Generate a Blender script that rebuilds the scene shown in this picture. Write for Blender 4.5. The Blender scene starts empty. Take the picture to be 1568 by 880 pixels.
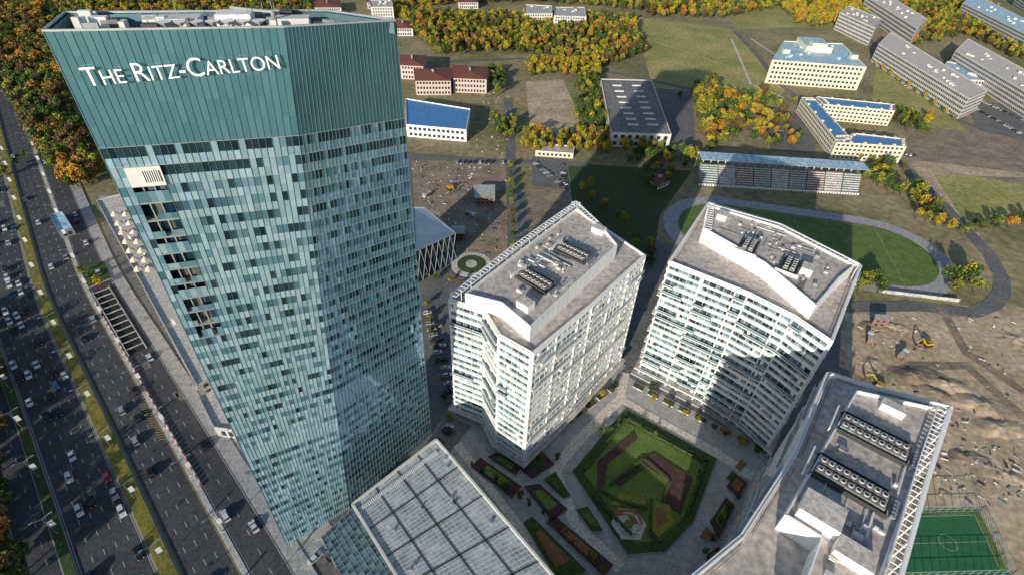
import bpy, math, random
from mathutils import Vector, Matrix
random.seed(7)
rnd=random.random
def ru(a,b): return a+(b-a)*random.random()
# ---------------- camera model / site survey ----------------
H=192.0; F=805.0; TH=math.radians(40); RO=math.radians(2.5)
def P(px,py,z=0.0):
    u=px-784; v=py-440
    a=u*math.cos(RO)+v*math.sin(RO); b=-u*math.sin(RO)+v*math.cos(RO)
    dn=F*math.sin(TH)+b*math.cos(TH); fw=F*math.cos(TH)-b*math.sin(TH)
    t=(H-z)/dn
    return Vector((a*t,fw*t,z))
scene=bpy.context.scene
cam=bpy.data.cameras.new("camera"); co=bpy.data.objects.new("camera",cam); scene.collection.objects.link(co)
r0=Vector((1,0,0)); d0=Vector((0,-math.sin(TH),-math.cos(TH))); f0=Vector((0,math.cos(TH),-math.sin(TH)))
R=r0*math.cos(RO)-d0*math.sin(RO); D=r0*math.sin(RO)+d0*math.cos(RO)
M=Matrix((( R.x,-D.x,-f0.x,0),(R.y,-D.y,-f0.y,0),(R.z,-D.z,-f0.z,H),(0,0,0,1)))
co.matrix_world=M
cam.sensor_width=36; cam.lens=F/1568*36; cam.clip_end=20000; cam.clip_start=1
scene.camera=co
scene.view_settings.view_transform='Standard'; scene.view_settings.look='None'; scene.view_settings.exposure=0
# ---------------- light ----------------
AZ=math.radians(25); EL=math.radians(16)
w=bpy.data.worlds.new("World"); scene.world=w; w.use_nodes=True
nt=w.node_tree; bg=nt.nodes['Background']; sk=nt.nodes.new('ShaderNodeTexSky'); sk.sky_type='NISHITA'
sk.sun_disc=False; sk.sun_elevation=EL; sk.sun_rotation=AZ+math.pi; sk.air_density=1.0; sk.dust_density=1.0; sk.altitude=900
nt.links.new(sk.outputs[0],bg.inputs[0]); bg.inputs[1].default_value=0.125
sl=bpy.data.lights.new("sun",'SUN'); sl.energy=5.0; sl.angle=math.radians(.5); sl.color=(1,.92,.78)
so=bpy.data.objects.new("sun",sl); scene.collection.objects.link(so)
ld=Vector((math.sin(AZ)*math.cos(EL),math.cos(AZ)*math.cos(EL),-math.sin(EL)))
so.rotation_euler=ld.to_track_quat('-Z','Y').to_euler()
# ---------------- materials ----------------
def mat(name,c1,c2=None,scale=.3,rough=.8,metal=0,bump=0,detail=4,tint=0,scale2=None):
    m=bpy.data.materials.new(name); m.use_nodes=True; n=m.node_tree.nodes; l=m.node_tree.links
    b=n['Principled BSDF']; b.inputs['Roughness'].default_value=rough; b.inputs['Metallic'].default_value=metal
    if c2 is None: c2=tuple(x*.82 for x in c1)
    g=n.new('ShaderNodeNewGeometry'); t=n.new('ShaderNodeTexNoise'); t.inputs['Scale'].default_value=scale; t.inputs['Detail'].default_value=detail; t.inputs['Roughness'].default_value=.65
    l.new(g.outputs['Position'],t.inputs['Vector'])
    cr=n.new('ShaderNodeValToRGB'); cr.color_ramp.elements[0].position=.36; cr.color_ramp.elements[1].position=.64
    cr.color_ramp.elements[0].color=(*c1,1); cr.color_ramp.elements[1].color=(*c2,1)
    l.new(t.outputs[0],cr.inputs[0]); out=cr.outputs[0]
    if tint:
        a=n.new('ShaderNodeAttribute'); a.attribute_name='tint'
        mx=n.new('ShaderNodeMix'); mx.data_type='RGBA'; mx.blend_type='MULTIPLY'; mx.inputs[0].default_value=tint
        l.new(out,mx.inputs[6]); l.new(a.outputs['Color'],mx.inputs[7]); out=mx.outputs[2]
    if scale2:
        t2=n.new('ShaderNodeTexNoise'); t2.inputs['Scale'].default_value=scale2; t2.inputs['Detail'].default_value=6
        l.new(g.outputs['Position'],t2.inputs['Vector'])
        m2=n.new('ShaderNodeMapRange'); m2.inputs[1].default_value=.3; m2.inputs[2].default_value=.7; m2.inputs[3].default_value=.62; m2.inputs[4].default_value=1.3
        l.new(t2.outputs[0],m2.inputs[0])
        mx=n.new('ShaderNodeMix'); mx.data_type='RGBA'; mx.blend_type='MULTIPLY'; mx.inputs[0].default_value=1
        l.new(out,mx.inputs[6]); l.new(m2.outputs[0],mx.inputs[7]); out=mx.outputs[2]
    l.new(out,b.inputs['Base Color'])
    if bump:
        bp=n.new('ShaderNodeBump'); bp.inputs['Strength'].default_value=bump; bp.inputs['Distance'].default_value=.3
        l.new(t.outputs[0],bp.inputs['Height']); l.new(bp.outputs[0],b.inputs['Normal'])
    return m
def glass(name,dark,mid,light,rough=.06,metal=.5,wob=.03,warp=.0):
    m=bpy.data.materials.new(name); m.use_nodes=True; n=m.node_tree.nodes; l=m.node_tree.links
    b=n['Principled BSDF']; b.inputs['Roughness'].default_value=rough; b.inputs['Metallic'].default_value=metal
    b.inputs['IOR'].default_value=1.7
    a=n.new('ShaderNodeAttribute'); a.attribute_name='tint'; s=n.new('ShaderNodeSeparateColor'); l.new(a.outputs['Color'],s.inputs[0])
    cr=n.new('ShaderNodeValToRGB'); e=cr.color_ramp.elements; e[0].position=0; e[0].color=(*dark,1); e[1].position=1; e[1].color=(*light,1)
    k=e.new(.5); k.color=(*mid,1)
    l.new(s.outputs[0],cr.inputs[0]); l.new(cr.outputs[0],b.inputs['Base Color'])
    g=n.new('ShaderNodeNewGeometry')
    v1=n.new('ShaderNodeVectorMath'); v1.operation='SUBTRACT'; v1.inputs[1].default_value=(.5,.5,.5); l.new(a.outputs['Color'],v1.inputs[0])
    v2=n.new('ShaderNodeVectorMath'); v2.operation='SCALE'; v2.inputs['Scale'].default_value=wob; l.new(v1.outputs[0],v2.inputs[0])
    v3=n.new('ShaderNodeVectorMath'); v3.operation='ADD'; l.new(g.outputs['Normal'],v3.inputs[0]); l.new(v2.outputs[0],v3.inputs[1])
    last=v3
    if warp:
        nz=n.new('ShaderNodeTexNoise'); nz.inputs['Scale'].default_value=.06; nz.inputs['Detail'].default_value=5; l.new(g.outputs['Position'],nz.inputs['Vector'])
        w1=n.new('ShaderNodeVectorMath'); w1.operation='SUBTRACT'; w1.inputs[1].default_value=(.5,.5,.5); l.new(nz.outputs['Color'],w1.inputs[0])
        w2=n.new('ShaderNodeVectorMath'); w2.operation='SCALE'; w2.inputs['Scale'].default_value=warp; l.new(w1.outputs[0],w2.inputs[0])
        w3=n.new('ShaderNodeVectorMath'); w3.operation='ADD'; l.new(v3.outputs[0],w3.inputs[0]); l.new(w2.outputs[0],w3.inputs[1]); last=w3
    v4=n.new('ShaderNodeVectorMath'); v4.operation='NORMALIZE'; l.new(last.outputs[0],v4.inputs[0]); l.new(v4.outputs[0],b.inputs['Normal'])
    return m
MT={}
MT['ground']=mat('ground',(.18,.18,.07),(.38,.30,.17),.012,.95,scale2=.2)
MT['grass_dry']=mat('dry_grass',(.26,.28,.07),(.46,.38,.15),.02,.95,scale2=.3)
MT['grass']=mat('lawn',(.085,.155,.03),(.15,.22,.045),.12,.9,scale2=1.2)
MT['dirt']=mat('earth',(.42,.31,.20),(.62,.48,.34),.05,.95,bump=.6,scale2=.35)
MT['dirt2']=mat('earth_dark',(.22,.165,.115),(.37,.28,.20),.08,.95,bump=.6,scale2=.5)
MT['asphalt']=mat('asphalt',(.052,.053,.062),(.078,.078,.084),.05,.85,scale2=.8)
MT['asphalt2']=mat('asphalt_old',(.13,.13,.13),(.19,.185,.18),.06,.85,scale2=.6)
MT['paint']=mat('road_paint',(.65,.65,.62),(.45,.45,.43),2,.7)
MT['ypaint']=mat('yellow_paint',(.6,.42,.06),(.45,.33,.06),2,.7)
MT['pave']=mat('paving',(.32,.32,.32),(.46,.45,.44),.3,.85,scale2=1.6)
MT['pave2']=mat('paving_light',(.58,.53,.47),(.68,.63,.56),.3,.85,scale2=1.2)
MT['kerb']=mat('kerb_stone',(.35,.34,.33),None,1,.8)
MT['hedge']=mat('hedge',(.13,.14,.02),(.28,.23,.04),.35,.95,bump=1,scale2=2)
MT['hedgeg']=mat('hedge_green',(.035,.06,.018),(.07,.11,.03),.5,.95,bump=1,scale2=2.2)
MT['bedp']=mat('purple_bed',(.045,.028,.03),(.11,.05,.045),.6,.95,bump=1,scale2=2.2)
MT['bedy']=mat('yellow_bed',(.34,.30,.04),(.18,.20,.03),.6,.95,bump=1,scale2=2)
MT['bedo']=mat('orange_bed',(.34,.14,.07),(.16,.12,.04),.6,.95,bump=1,scale2=2)
MT['white']=mat('white_panel',(.90,.89,.88),(.83,.82,.81),.15,.5)
MT['roof']=mat('roof_membrane',(.48,.43,.39),(.60,.54,.49),.10,.9,scale2=.5)
MT['roofl']=mat('roof_membrane_light',(.58,.53,.48),(.68,.62,.56),.15,.9,scale2=.8)
MT['roofd']=mat('roof_dark',(.17,.165,.16),(.25,.24,.23),.2,.9,scale2=.8)
MT['metal']=mat('aluminium',(.5,.54,.56),None,.5,.4,metal=.6)
MT['fin']=mat('mullion',(.16,.27,.31),None,.5,.4,metal=.5)
MT['steel']=mat('dark_steel',(.08,.085,.09),None,.5,.5,metal=.4)
MT['black']=mat('black_rubber',(.02,.02,.02),None,.5,.7)
MT['conc']=mat('concrete',(.42,.41,.39),(.55,.53,.50),.2,.9,scale2=.9)
MT['mallroof']=mat('mall_roof',(.46,.52,.58),(.62,.67,.72),.05,.3,metal=.25,tint=.9,scale2=.25)
MT['hallroof']=mat('hall_roof',(.22,.30,.38),(.30,.38,.46),.08,.4,metal=.3)
MT['teal']=glass('tower_glass',(.012,.03,.04),(.15,.33,.42),(.58,.80,.92),.06,.5,.10,.14)
MT['crown']=glass('crown_glass',(.02,.07,.10),(.085,.24,.30),(.22,.45,.53),.10,.5,.04,.08)
MT['tblue']=glass('tower_glass_shaded',(.01,.03,.05),(.06,.17,.25),(.30,.49,.64),.05,.6,.09,.16)  # darker copy of the tower glass, the turned facets' shading put into the colour
MT['aglass']=glass('apartment_glass',(.03,.055,.065),(.13,.22,.26),(.32,.45,.50),.08,.4,.06)
MT['bark']=mat('bark',(.09,.06,.04),None,2,.9)
for k,a,b in (('lg',(.045,.085,.015),(.10,.15,.025)),('ly',(.32,.26,.02),(.50,.38,.03)),('lo',(.36,.17,.02),(.50,.26,.03)),('lyg',(.15,.18,.02),(.28,.27,.03)),('lb',(.10,.07,.025),(.2,.12,.04))):
    MT[k]=mat('leaf_'+k,a,b,.5,.8,tint=1)
MT['red']=mat('red_tile',(.24,.07,.05),(.16,.05,.035),.5,.8)
MT['pinkw']=mat('pink_render',(.66,.52,.47),None,.2,.85)
MT['cream']=mat('cream_render',(.76,.69,.54),(.68,.61,.48),.2,.85)
MT['greyw']=mat('grey_render',(.68,.66,.63),(.58,.56,.53),.1,.85)
MT['blueroof']=mat('blue_metal_roof',(.05,.20,.46),(.08,.28,.58),.3,.45,scale2=.9)
MT['lblue']=mat('light_blue_roof',(.34,.54,.66),(.50,.68,.78),.1,.5,scale2=.4)
MT['win']=mat('window_dark',(.03,.045,.06),None,.5,.1)
MT['dgreen']=mat('turf_green',(.02,.13,.05),(.03,.17,.06),.5,.85)
MT['dark']=mat('ramp_shade',(.02,.02,.022),None,.4,.9)  # near-black colour painted as the shade down in the ramp
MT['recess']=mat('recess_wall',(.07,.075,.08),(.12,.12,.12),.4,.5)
MT['redp']=mat('red_paint',(.5,.05,.03),None,1,.5)
MT['redm']=mat('seat_red_faded',(.30,.15,.12),None,1,.7)
MT['bluem']=mat('seat_green_faded',(.16,.27,.27),None,1,.7)
MT['yel']=mat('machine_yellow',(.6,.36,.02),None,1,.5)
MT['bluep']=mat('blue_paint',(.05,.15,.4),None,1,.5)
MT['tealp']=mat('teal_paint',(.16,.38,.37),None,1,.6)
MT['beige']=mat('canvas_beige',(.74,.64,.52),None,1,.8)
CARC=[('white',(.75,.75,.75)),('silver',(.4,.41,.42)),('black',(.015,.015,.018)),('grey',(.12,.125,.13)),('red',(.35,.03,.02)),('blue',(.03,.07,.2)),('cream',(.55,.5,.42))]
for k,c in CARC: MT['car_'+k]=mat('car_paint_'+k,c,c,.5,.25,metal=.2)
# ---------------- mesh builder ----------------
class MB:
    def __init__(s): s.v=[];s.f=[];s.m=[];s.t=[];s.ms=[]
    def mi(s,k):
        if k not in s.ms: s.ms.append(k)
        return s.ms.index(k)
    def face(s,pts,k,t=(1,1,1)):
        b=len(s.v); s.v+= [tuple(p) for p in pts]; s.f.append(list(range(b,b+len(pts)))); s.m.append(s.mi(k)); s.t.append(t)
    def prism(s,poly,z0,z1,kw,kt=None,t=(1,1,1),bottom=False):
        kt=kt or kw; n=len(poly); b=len(s.v)
        s.v+=[(p[0],p[1],z0) for p in poly]+[(p[0],p[1],z1) for p in poly]
        for i in range(n):
            j=(i+1)%n; s.f.append([b+i,b+j,b+n+j,b+n+i]); s.m.append(s.mi(kw)); s.t.append(t)
        s.f.append([b+n+i for i in range(n)]); s.m.append(s.mi(kt)); s.t.append(t)
        if bottom: s.f.append([b+i for i in reversed(range(n))]); s.m.append(s.mi(kw)); s.t.append(t)
    def obox(s,p,d,n,L,W,z0,z1,k,kt=None,t=(1,1,1)):
        p=Vector((p[0],p[1])); d=Vector((d[0],d[1])); n=Vector((n[0],n[1]))
        s.prism(ccw([p,p+d*L,p+d*L+n*W,p+n*W]),z0,z1,k,kt,t,True)
    def cyl(s,c,r,z0,z1,k,n=8,r2=None,t=(1,1,1)):
        r2=r if r2 is None else r2; b=len(s.v)
        for z,q in ((z0,r),(z1,r2)):
            for i in range(n):
                a=2*math.pi*i/n; s.v.append((c[0]+q*math.cos(a),c[1]+q*math.sin(a),z))
        for i in range(n):
            j=(i+1)%n; s.f.append([b+i,b+j,b+n+j,b+n+i]); s.m.append(s.mi(k)); s.t.append(t)
        s.f.append([b+n+i for i in range(n)]); s.m.append(s.mi(k)); s.t.append(t)
    def beam(s,a,b,r,k,t=(1,1,1)):
        a=Vector(a);b=Vector(b); d=(b-a).normalized(); up=Vector((0,0,1)) if abs(d.z)<.9 else Vector((1,0,0))
        x=d.cross(up).normalized()*r; y=d.cross(x).normalized()*r
        q=[x+y,-x+y,-x-y,x-y]
        for i in range(4):
            j=(i+1)%4; s.face([a+q[i],a+q[j],b+q[j],b+q[i]],k,t)
        s.face([a+c for c in q],k,t); s.face([b+c for c in q],k,t)
    def mesh(s,name):
        me=bpy.data.meshes.new(name); me.from_pydata(s.v,[],s.f)
        for k in s.ms: me.materials.append(MT[k])
        me.polygons.foreach_set('material_index',s.m)
        ca=me.color_attributes.new('tint','FLOAT_COLOR','CORNER'); arr=[]
        for f,t in zip(s.f,s.t): arr+= [t[0],t[1],t[2],1]*len(f)
        ca.data.foreach_set('color',arr); me.update(); return me
    def obj(s,name,parent=None):
        o=bpy.data.objects.new(name,s.mesh(name)); scene.collection.objects.link(o)
        if parent: o.parent=parent
        return o
def empty(name):
    o=bpy.data.objects.new(name,None); scene.collection.objects.link(o); return o
def ccw(poly):
    a=sum(poly[i][0]*poly[(i+1)%len(poly)][1]-poly[(i+1)%len(poly)][0]*poly[i][1] for i in range(len(poly)))
    return poly if a>0 else list(reversed(poly))
def XY(px,z=0): return ccw([P(x,y,z).xy for x,y in px])
def offs(poly,o):
    n=len(poly); r=[]
    for i in range(n):
        a,b,c=poly[i-1],poly[i],poly[(i+1)%n]
        d1=(b-a).normalized(); d2=(c-b).normalized(); n1=Vector((d1.y,-d1.x)); n2=Vector((d2.y,-d2.x))
        m=(n1+n2); m=m/max(m.length_squared,.5)*2
        r.append(b+m*o)
    return r
def inside(q,pl):
    c=False
    for i in range(len(pl)):
        a=pl[i];b=pl[i-1]
        if (a.y>q.y)!=(b.y>q.y) and q.x<(b.x-a.x)*(q.y-a.y)/(b.y-a.y)+a.x: c=not c
    return c
LV=[0]
def sheet(name,px,k,z=.05,world=None):
    m=MB(); poly=ccw(world) if world else XY(px,0)
    LV[0]+=1; m.face([(p[0],p[1],z+LV[0]*.004) for p in poly],k); return m.obj(name)
def slab(name,px,k,z0,z1,kt=None):
    m=MB(); m.prism(XY(px,z1),z0,z1,k,kt); return m.obj(name)
# ---------------- ground ----------------
m=MB(); m.face([(-9000,-3000,0),(9000,-3000,0),(9000,14000,0),(-9000,14000,0)],'ground'); m.obj('ground')
sheet('urban_paving',[(150,300),(640,240),(900,330),(1300,470),(1300,900),(1250,1000),(300,1000)],'asphalt2')
sheet('courtyard_paving',[(690,690),(800,560),(960,575),(1180,690),(1160,900),(700,1000)],'pave')
sheet('construction_ground',[(1290,462),(1568,470),(1650,560),(1650,900),(1380,900),(1450,640),(1285,560)],'dirt')
sheet('construction_ground',[(630,245),(780,250),(785,400),(640,400)],'dirt2')
sheet('field',[(960,25),(1120,45),(1205,135),(1180,170),(1000,135),(985,80)],'grass_dry')
sheet('field',[(1100,-10),(1300,0),(1300,40),(1130,45)],'grass_dry')
sheet('field',[(1385,180),(1568,200),(1600,310),(1450,310),(1390,260)],'dirt2')
sheet('lawn',[(1390,250),(1600,290),(1600,330),(1480,350),(1400,300)],'grass_dry')
sheet('dirt_road',[(1395,245),(1568,265),(1568,272),(1430,268),(1470,330),(1500,360),(1490,370),(1440,325)],'dirt')
sheet('earth_clearing',[(1340,100),(1410,140),(1480,200),(1400,195),(1335,160)],'grass_dry')
sheet('sports_court',[(805,125),(862,122),(888,180),(880,205),(812,205)],'dirt')
sheet('sports_court',[(805,290),(880,290),(885,352),(808,365)],'dirt2')
sheet('lawn',[(870,250),(1060,262),(1010,330),(1000,400),(880,350)],'hedgeg')
sheet('yard',[(1000,135),(1060,140),(1065,230),(1035,225)],'asphalt2')
sheet('yard',[(1165,165),(1235,175),(1250,235),(1180,230)],'asphalt2')
def strip(name,px,wd,k,z=.08):
    pts=[P(x,y).xy for x,y in px]; m=MB(); LV[0]+=1
    L=[];Rr=[]
    for i,p in enumerate(pts):
        d=(pts[min(i+1,len(pts)-1)]-pts[max(i-1,0)]).normalized(); n=Vector((-d.y,d.x))*wd/2; L.append(p+n);Rr.append(p-n)
    for i in range(len(pts)-1):
        m.face([(*L[i],z+LV[0]*.004),(*Rr[i],z+LV[0]*.004),(*Rr[i+1],z+LV[0]*.004),(*L[i+1],z+LV[0]*.004)],k)
    return m.obj(name)
strip('road',[(1125,48),(1160,85),(1190,125),(1240,165),(1350,240)],7,'asphalt2')
strip('road',[(1290,470),(1400,468),(1490,478),(1520,466),(1534,448),(1534,425),(1515,390),(1450,320),(1380,250)],9,'asphalt2')
strip('road',[(620,238),(780,248),(900,252)],8,'asphalt2')
strip('road',[(778,150),(782,250),(788,400)],8,'asphalt2')
strip('road',[(680,95),(800,90),(960,115),(1200,170)],8,'asphalt2')
strip('road',[(1330,60),(1400,130),(1480,190),(1568,215)],8,'asphalt2')
strip('footpath',[(1120,60),(1150,130),(1200,150)],2.5,'pave2');strip('footpath',[(1150,60),(1210,100)],2.5,'pave2');strip('footpath',[(990,60),(1080,90),(1190,125)],2,'dirt')
strip('footpath',[(1050,110),(1130,120),(1190,150)],2,'dirt')
strip('dirt_road',[(1300,600),(1400,560),(1480,560),(1568,640)],6,'dirt2')
strip('dirt_road',[(1440,470),(1480,540),(1568,600)],5,'dirt2')
sheet('car_park',[(1470,150),(1568,165),(1568,215),(1500,200)],'asphalt2')
sheet('car_park',[(815,240),(870,245),(870,290),(815,285)],'asphalt2')
# ---------------- avenue ----------------
base=[Vector((-977,1021)),Vector((-377,346)),Vector((-249,203)),Vector((-187,144)),Vector((-129,88)),Vector((20,-58))]
cl=[]
for i in range(len(base)-1):
    n=max(1,int((base[i+1]-base[i]).length/12))
    for j in range(n): cl.append(base[i].lerp(base[i+1],j/n))
cl.append(base[-1])
for _ in range(6): cl=[cl[0]]+[(cl[i-1]+cl[i]*2+cl[i+1])/4 for i in range(1,len(cl)-1)]+[cl[-1]]
cum=[0]
for i in range(1,len(cl)): cum.append(cum[-1]+(cl[i]-cl[i-1]).length)
def RP(s,o):
    s=max(0,min(cum[-1]-.01,s)); i=0
    while cum[i+1]<s: i+=1
    t=(s-cum[i])/(cum[i+1]-cum[i]); p=cl[i].lerp(cl[i+1],t)
    d=(cl[min(i+2,len(cl)-1)]-cl[max(i-1,0)]).normalized(); return p+Vector((-d.y,d.x))*o,d
SL=cum[-1]
def rstrip(name,o0,o1,k,z0,z1=None,s0=0,s1=None,step=12,kt=None):
    m=MB(); s1=s1 or SL; s=s0
    while s<s1-.1:
        e=min(s+step,s1); a=RP(s,o0)[0];b=RP(s,o1)[0];c=RP(e,o1)[0];d=RP(e,o0)[0]
        z=z0 if z1 is None else z1
        m.face([(*d,z),(*c,z),(*b,z),(*a,z)],kt or k)
        if z1 is not None:
            m.face([(*a,z0),(*a,z1),(*d,z1),(*d,z0)],k); m.face([(*b,z0),(*b,z1),(*c,z1),(*c,z0)],k)
        s=e
    return m.obj(name)
rstrip('avenue',-60,34,'asphalt',.3)
Z=.3
rstrip('median_kerb',-2.9,2.9,'kerb',Z-.01,Z+.15)
rstrip('median_hedge',-2.2,2.2,'hedge',Z+.1,Z+.7,step=6)
rstrip('verge_kerb',-25.5,-21.5,'kerb',Z-.01,Z+.15)
rstrip('verge_hedge',-25,-22,'hedgeg',Z+.1,Z+.6)
rstrip('verge_kerb',-40,-35,'kerb',Z-.01,Z+.15); rstrip('verge_hedge',-39.5,-35.5,'hedgeg',Z+.1,Z+.7)
rstrip('traffic_island',17.4,19.4,'conc',Z-.01,Z+.17)
rstrip('pavement',30.5,36,'pave',Z-.01,Z+.15)
m=MB()
for o in (-17.2,-13.6,-10,-6.4,6.4,10,13.6,25,-28.5):
    s=200
    while s<SL-5:
        a,d=RP(s,o); n=Vector((-d.y,d.x))*.08; b=a+d*2.6
        m.face([(*(a-n),Z+.006),(*(b-n),Z+.006),(*(b+n),Z+.006),(*(a+n),Z+.006)],'paint'); s+=9
for o in (-21,-3.3,3.3,17,19.9,30):
    s=100
    while s<SL-13:
        a,d=RP(s,o);b,_=RP(s+12,o); n=Vector((-d.y,d.x))*.08
        m.face([(*(a-n),Z+.008),(*(b-n),Z+.008),(*(b+n),Z+.008),(*(a+n),Z+.008)],'ypaint' if o in(3.3,17) else 'paint'); s+=12
def near_s(px,py):
    q=P(px,py).xy; return min(((RP(s,0)[0]-q).length,s) for s in range(0,int(SL),4))[1]
sh=near_s(205,660)
for i in range(16):
    a,d=RP(sh+i*1.6-12,14.5); n=Vector((-d.y,d.x)); b=a+n*2.2+d*1.5
    m.face([(*a,Z+.012),(*(a+d*.3),Z+.012),(*(b+d*.3),Z+.012),(*b,Z+.012)],'ypaint')
m.obj('lane_markings')
# worn tyre tracks, patches and manholes
m=MB()
for i in range(46):
    o=random.choice([-17,-13,-9,-6,6,9,12,22,27,-29])+ru(-1,1); s=ru(450,SL-20); a,d=RP(s,o); n=Vector((-d.y,d.x)); L_=ru(2,14); W_=ru(.8,2.8); z=Z+.003
    m.face([(*a,z),(*(a+d*L_),z),(*(a+d*L_+n*W_),z),(*(a+n*W_),z)],random.choice(['asphalt2','steel','steel']))
m.obj('road_patches')
su=near_s(125,455); rp=empty('underpass_ramp'); m=MB()
L=62; A=[RP(su+x,19.8)[0] for x in(0,L)]; B=[RP(su+x,27.5)[0] for x in(0,L)]
m.face([(*A[0],Z+.02),(*A[1],Z+.02),(*B[1],Z+.02),(*B[0],Z+.02)],'dark')  # flat sheet at road level; its black colour paints the sunken ramp's shade
for pp in (A,B):
    d=(pp[1]-pp[0]).normalized(); m.obox(pp[0],d,Vector((-d.y,d.x)),L,.5,.2,1.3,'conc')
for i in range(11):
    a=A[0].lerp(A[1],i/11+.03); b=B[0].lerp(B[1],i/11+.03); m.beam((*a,1.0),(*b,1.0),.22,'conc')
m.obj('walls',rp)
m=MB()
for i in range(60):
    a,d=RP(su+10+i*2.4,19.0+(.0 if i<30 else (i-30)*.02)); m.obox(a,d,Vector((-d.y,d.x)),1.8,.3,.45,1.15,'redp' if i%2 else 'white')
m.obj('traffic_barrier')
def lampmesh():
    m=MB(); m.cyl((0,0),.14,0,11,'metal',8,.08)
    for sgn in(-1,1):
        m.beam((0,0,10.8),(sgn*2.6,0,11.6),.07,'metal'); m.prism(ccw([Vector((sgn*2.2,-.2)),Vector((sgn*3.4,-.2)),Vector((sgn*3.4,.2)),Vector((sgn*2.2,.2))]),11.5,11.75,'metal',bottom=True)
    m.cyl((0,0),.3,0,.8,'conc',8)
    m.prism(ccw([Vector((.2,-.05)),Vector((1.7,-.05)),Vector((1.7,.05)),Vector((.2,.05))]),5,8,'white',bottom=True)
    return m.mesh('street_lamp')
lm=lampmesh()
def inst(name,me,p,rz=0,sc=1,parent=None):
    o=bpy.data.objects.new(name,me); scene.collection.objects.link(o); o.location=p if len(p)==3 else (p[0],p[1],0); o.rotation_euler=(0,0,rz)
    o.scale=(sc,)*3 if not hasattr(sc,'__len__') else sc
    if parent:o.parent=parent
    return o
s=380
while s<SL:
    for off in (0,-23.5,18.4):
        p,d=RP(s+off*.2,off); inst('street_lamp',lm,(p.x,p.y,.2),math.atan2(d.y,d.x)+math.pi/2)
    s+=30
# ---------------- cars ----------------
def carmesh(k,suv=False):
    m=MB(); key='car_'+k; hw=.92; dz=.12 if suv else 0
    prof=[(-2.25,.35),(-2.3,.7),(-2.2,.95+dz),(-1.2,1.0+dz),(1.0,.98+dz),(2.1,.82+dz),(2.28,.6),(2.25,.35)]
    for sg in(-1,1): m.face([(x,sg*hw,z) for x,z in prof][::-sg],key)
    for i in range(len(prof)):
        a=prof[i];b=prof[(i+1)%len(prof)]; m.face([(a[0],-hw,a[1]),(b[0],-hw,b[1]),(b[0],hw,b[1]),(a[0],hw,a[1])],key)
    z0=.97+dz; z1=1.45+dz*2.3; x0,x1=(-2.1,1.0) if suv else (-1.75,1.05); X0,X1=(-1.85,.35) if suv else (-1.15,.3); w0=.86;w1=.68
    bt=[(x0,-w0),(x1,-w0),(x1,w0),(x0,w0)]; tp=[(X0,-w1),(X1,-w1),(X1,w1),(X0,w1)]
    for i in range(4):
        j=(i+1)%4; m.face([(*bt[i],z0),(*bt[j],z0),(*tp[j],z1),(*tp[i],z1)],'win')
    m.face([(*p,z1) for p in tp],key)
    m.prism([Vector((p[0]*.96,p[1]*.96)) for p in tp],z1,z1+.04,key)
    for x in (-1.4,1.42):
        for sg in(-1,1):
            c=[(x+.34*math.cos(a*math.pi/5),.34+.34*math.sin(a*math.pi/5)) for a in range(10)]
            m.face([(a,sg*(hw+.02),b) for a,b in c],'black')
            for i in range(10): m.face([(c[i][0],sg*(hw+.02),c[i][1]),(c[i-1][0],sg*(hw+.02),c[i-1][1]),(c[i-1][0],sg*.7,c[i-1][1]),(c[i][0],sg*.7,c[i][1])],'black')
    for sg in(-1,1):
        m.prism(ccw([Vector((2.1,sg*.85)),Vector((2.29,sg*.85)),Vector((2.29,sg*.5)),Vector((2.1,sg*.5))]),.62,.76,'white')
        m.prism(ccw([Vector((-2.31,sg*.85)),Vector((-2.1,sg*.85)),Vector((-2.1,sg*.5)),Vector((-2.31,sg*.5))]),.72,.86,'redp')
    return m.mesh('car_'+k)
cars=[carmesh(k,sv) for k,_ in CARC for sv in(0,1)]
wts=[9,9,3,3,5,5,2,2,.6,0,1,1,0,1]
def car(p,a,z=.31,sc=1.18): inst('car',random.choices(cars,wts)[0],(p[0],p[1],z),a,sc)
for o,dens,dirn in ((-19.2,.16,1),(-15.4,.32,1),(-11.8,.4,1),(-8.2,.32,1),(-4.8,.22,1),(4.8,.05,-1),(8.2,.1,-1),(11.8,.1,-1),(15.3,.05,-1),(22,.06,-1),(27,.13,-1),(-30,.03,1)):
    s=450+ru(0,6)
    while s<SL-30:
        if rnd()<dens:
            p,d=RP(s,o+ru(-.5,.5)); 
            car(p,math.atan2(d.y,d.x)+(0 if dirn>0 else math.pi)+ru(-.03,.03))
        s+=7.8+rnd()*3.5
for x,y in [(484,855),(512,850)]: car(P(x,y).xy,.9)
def park(p0,p1,n,a=None,pr=.8):
    A=P(*p0).xy;B=P(*p1).xy; d=(B-A); an=math.atan2(d.y,d.x)+math.pi/2
    for i in range(n):
        if rnd()<pr: car(A.lerp(B,i/max(1,n-1)),an+ru(-.05,.05),.3,1.0)
park((1480,160),(1560,205),22);park((1500,155),(1566,185),18);park((1160,176),(1200,205),10);park((815,248),(860,285),9);park((1355,230),(1400,240),8);park((1335,85),(1395,140),18);park((860,250),(866,290),8);park((1530,150),(1568,160),8);park((660,690),(690,655),6);park((655,480),(675,560),10);park((670,500),(690,600),10);park((700,250),(770,250),9)
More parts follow.
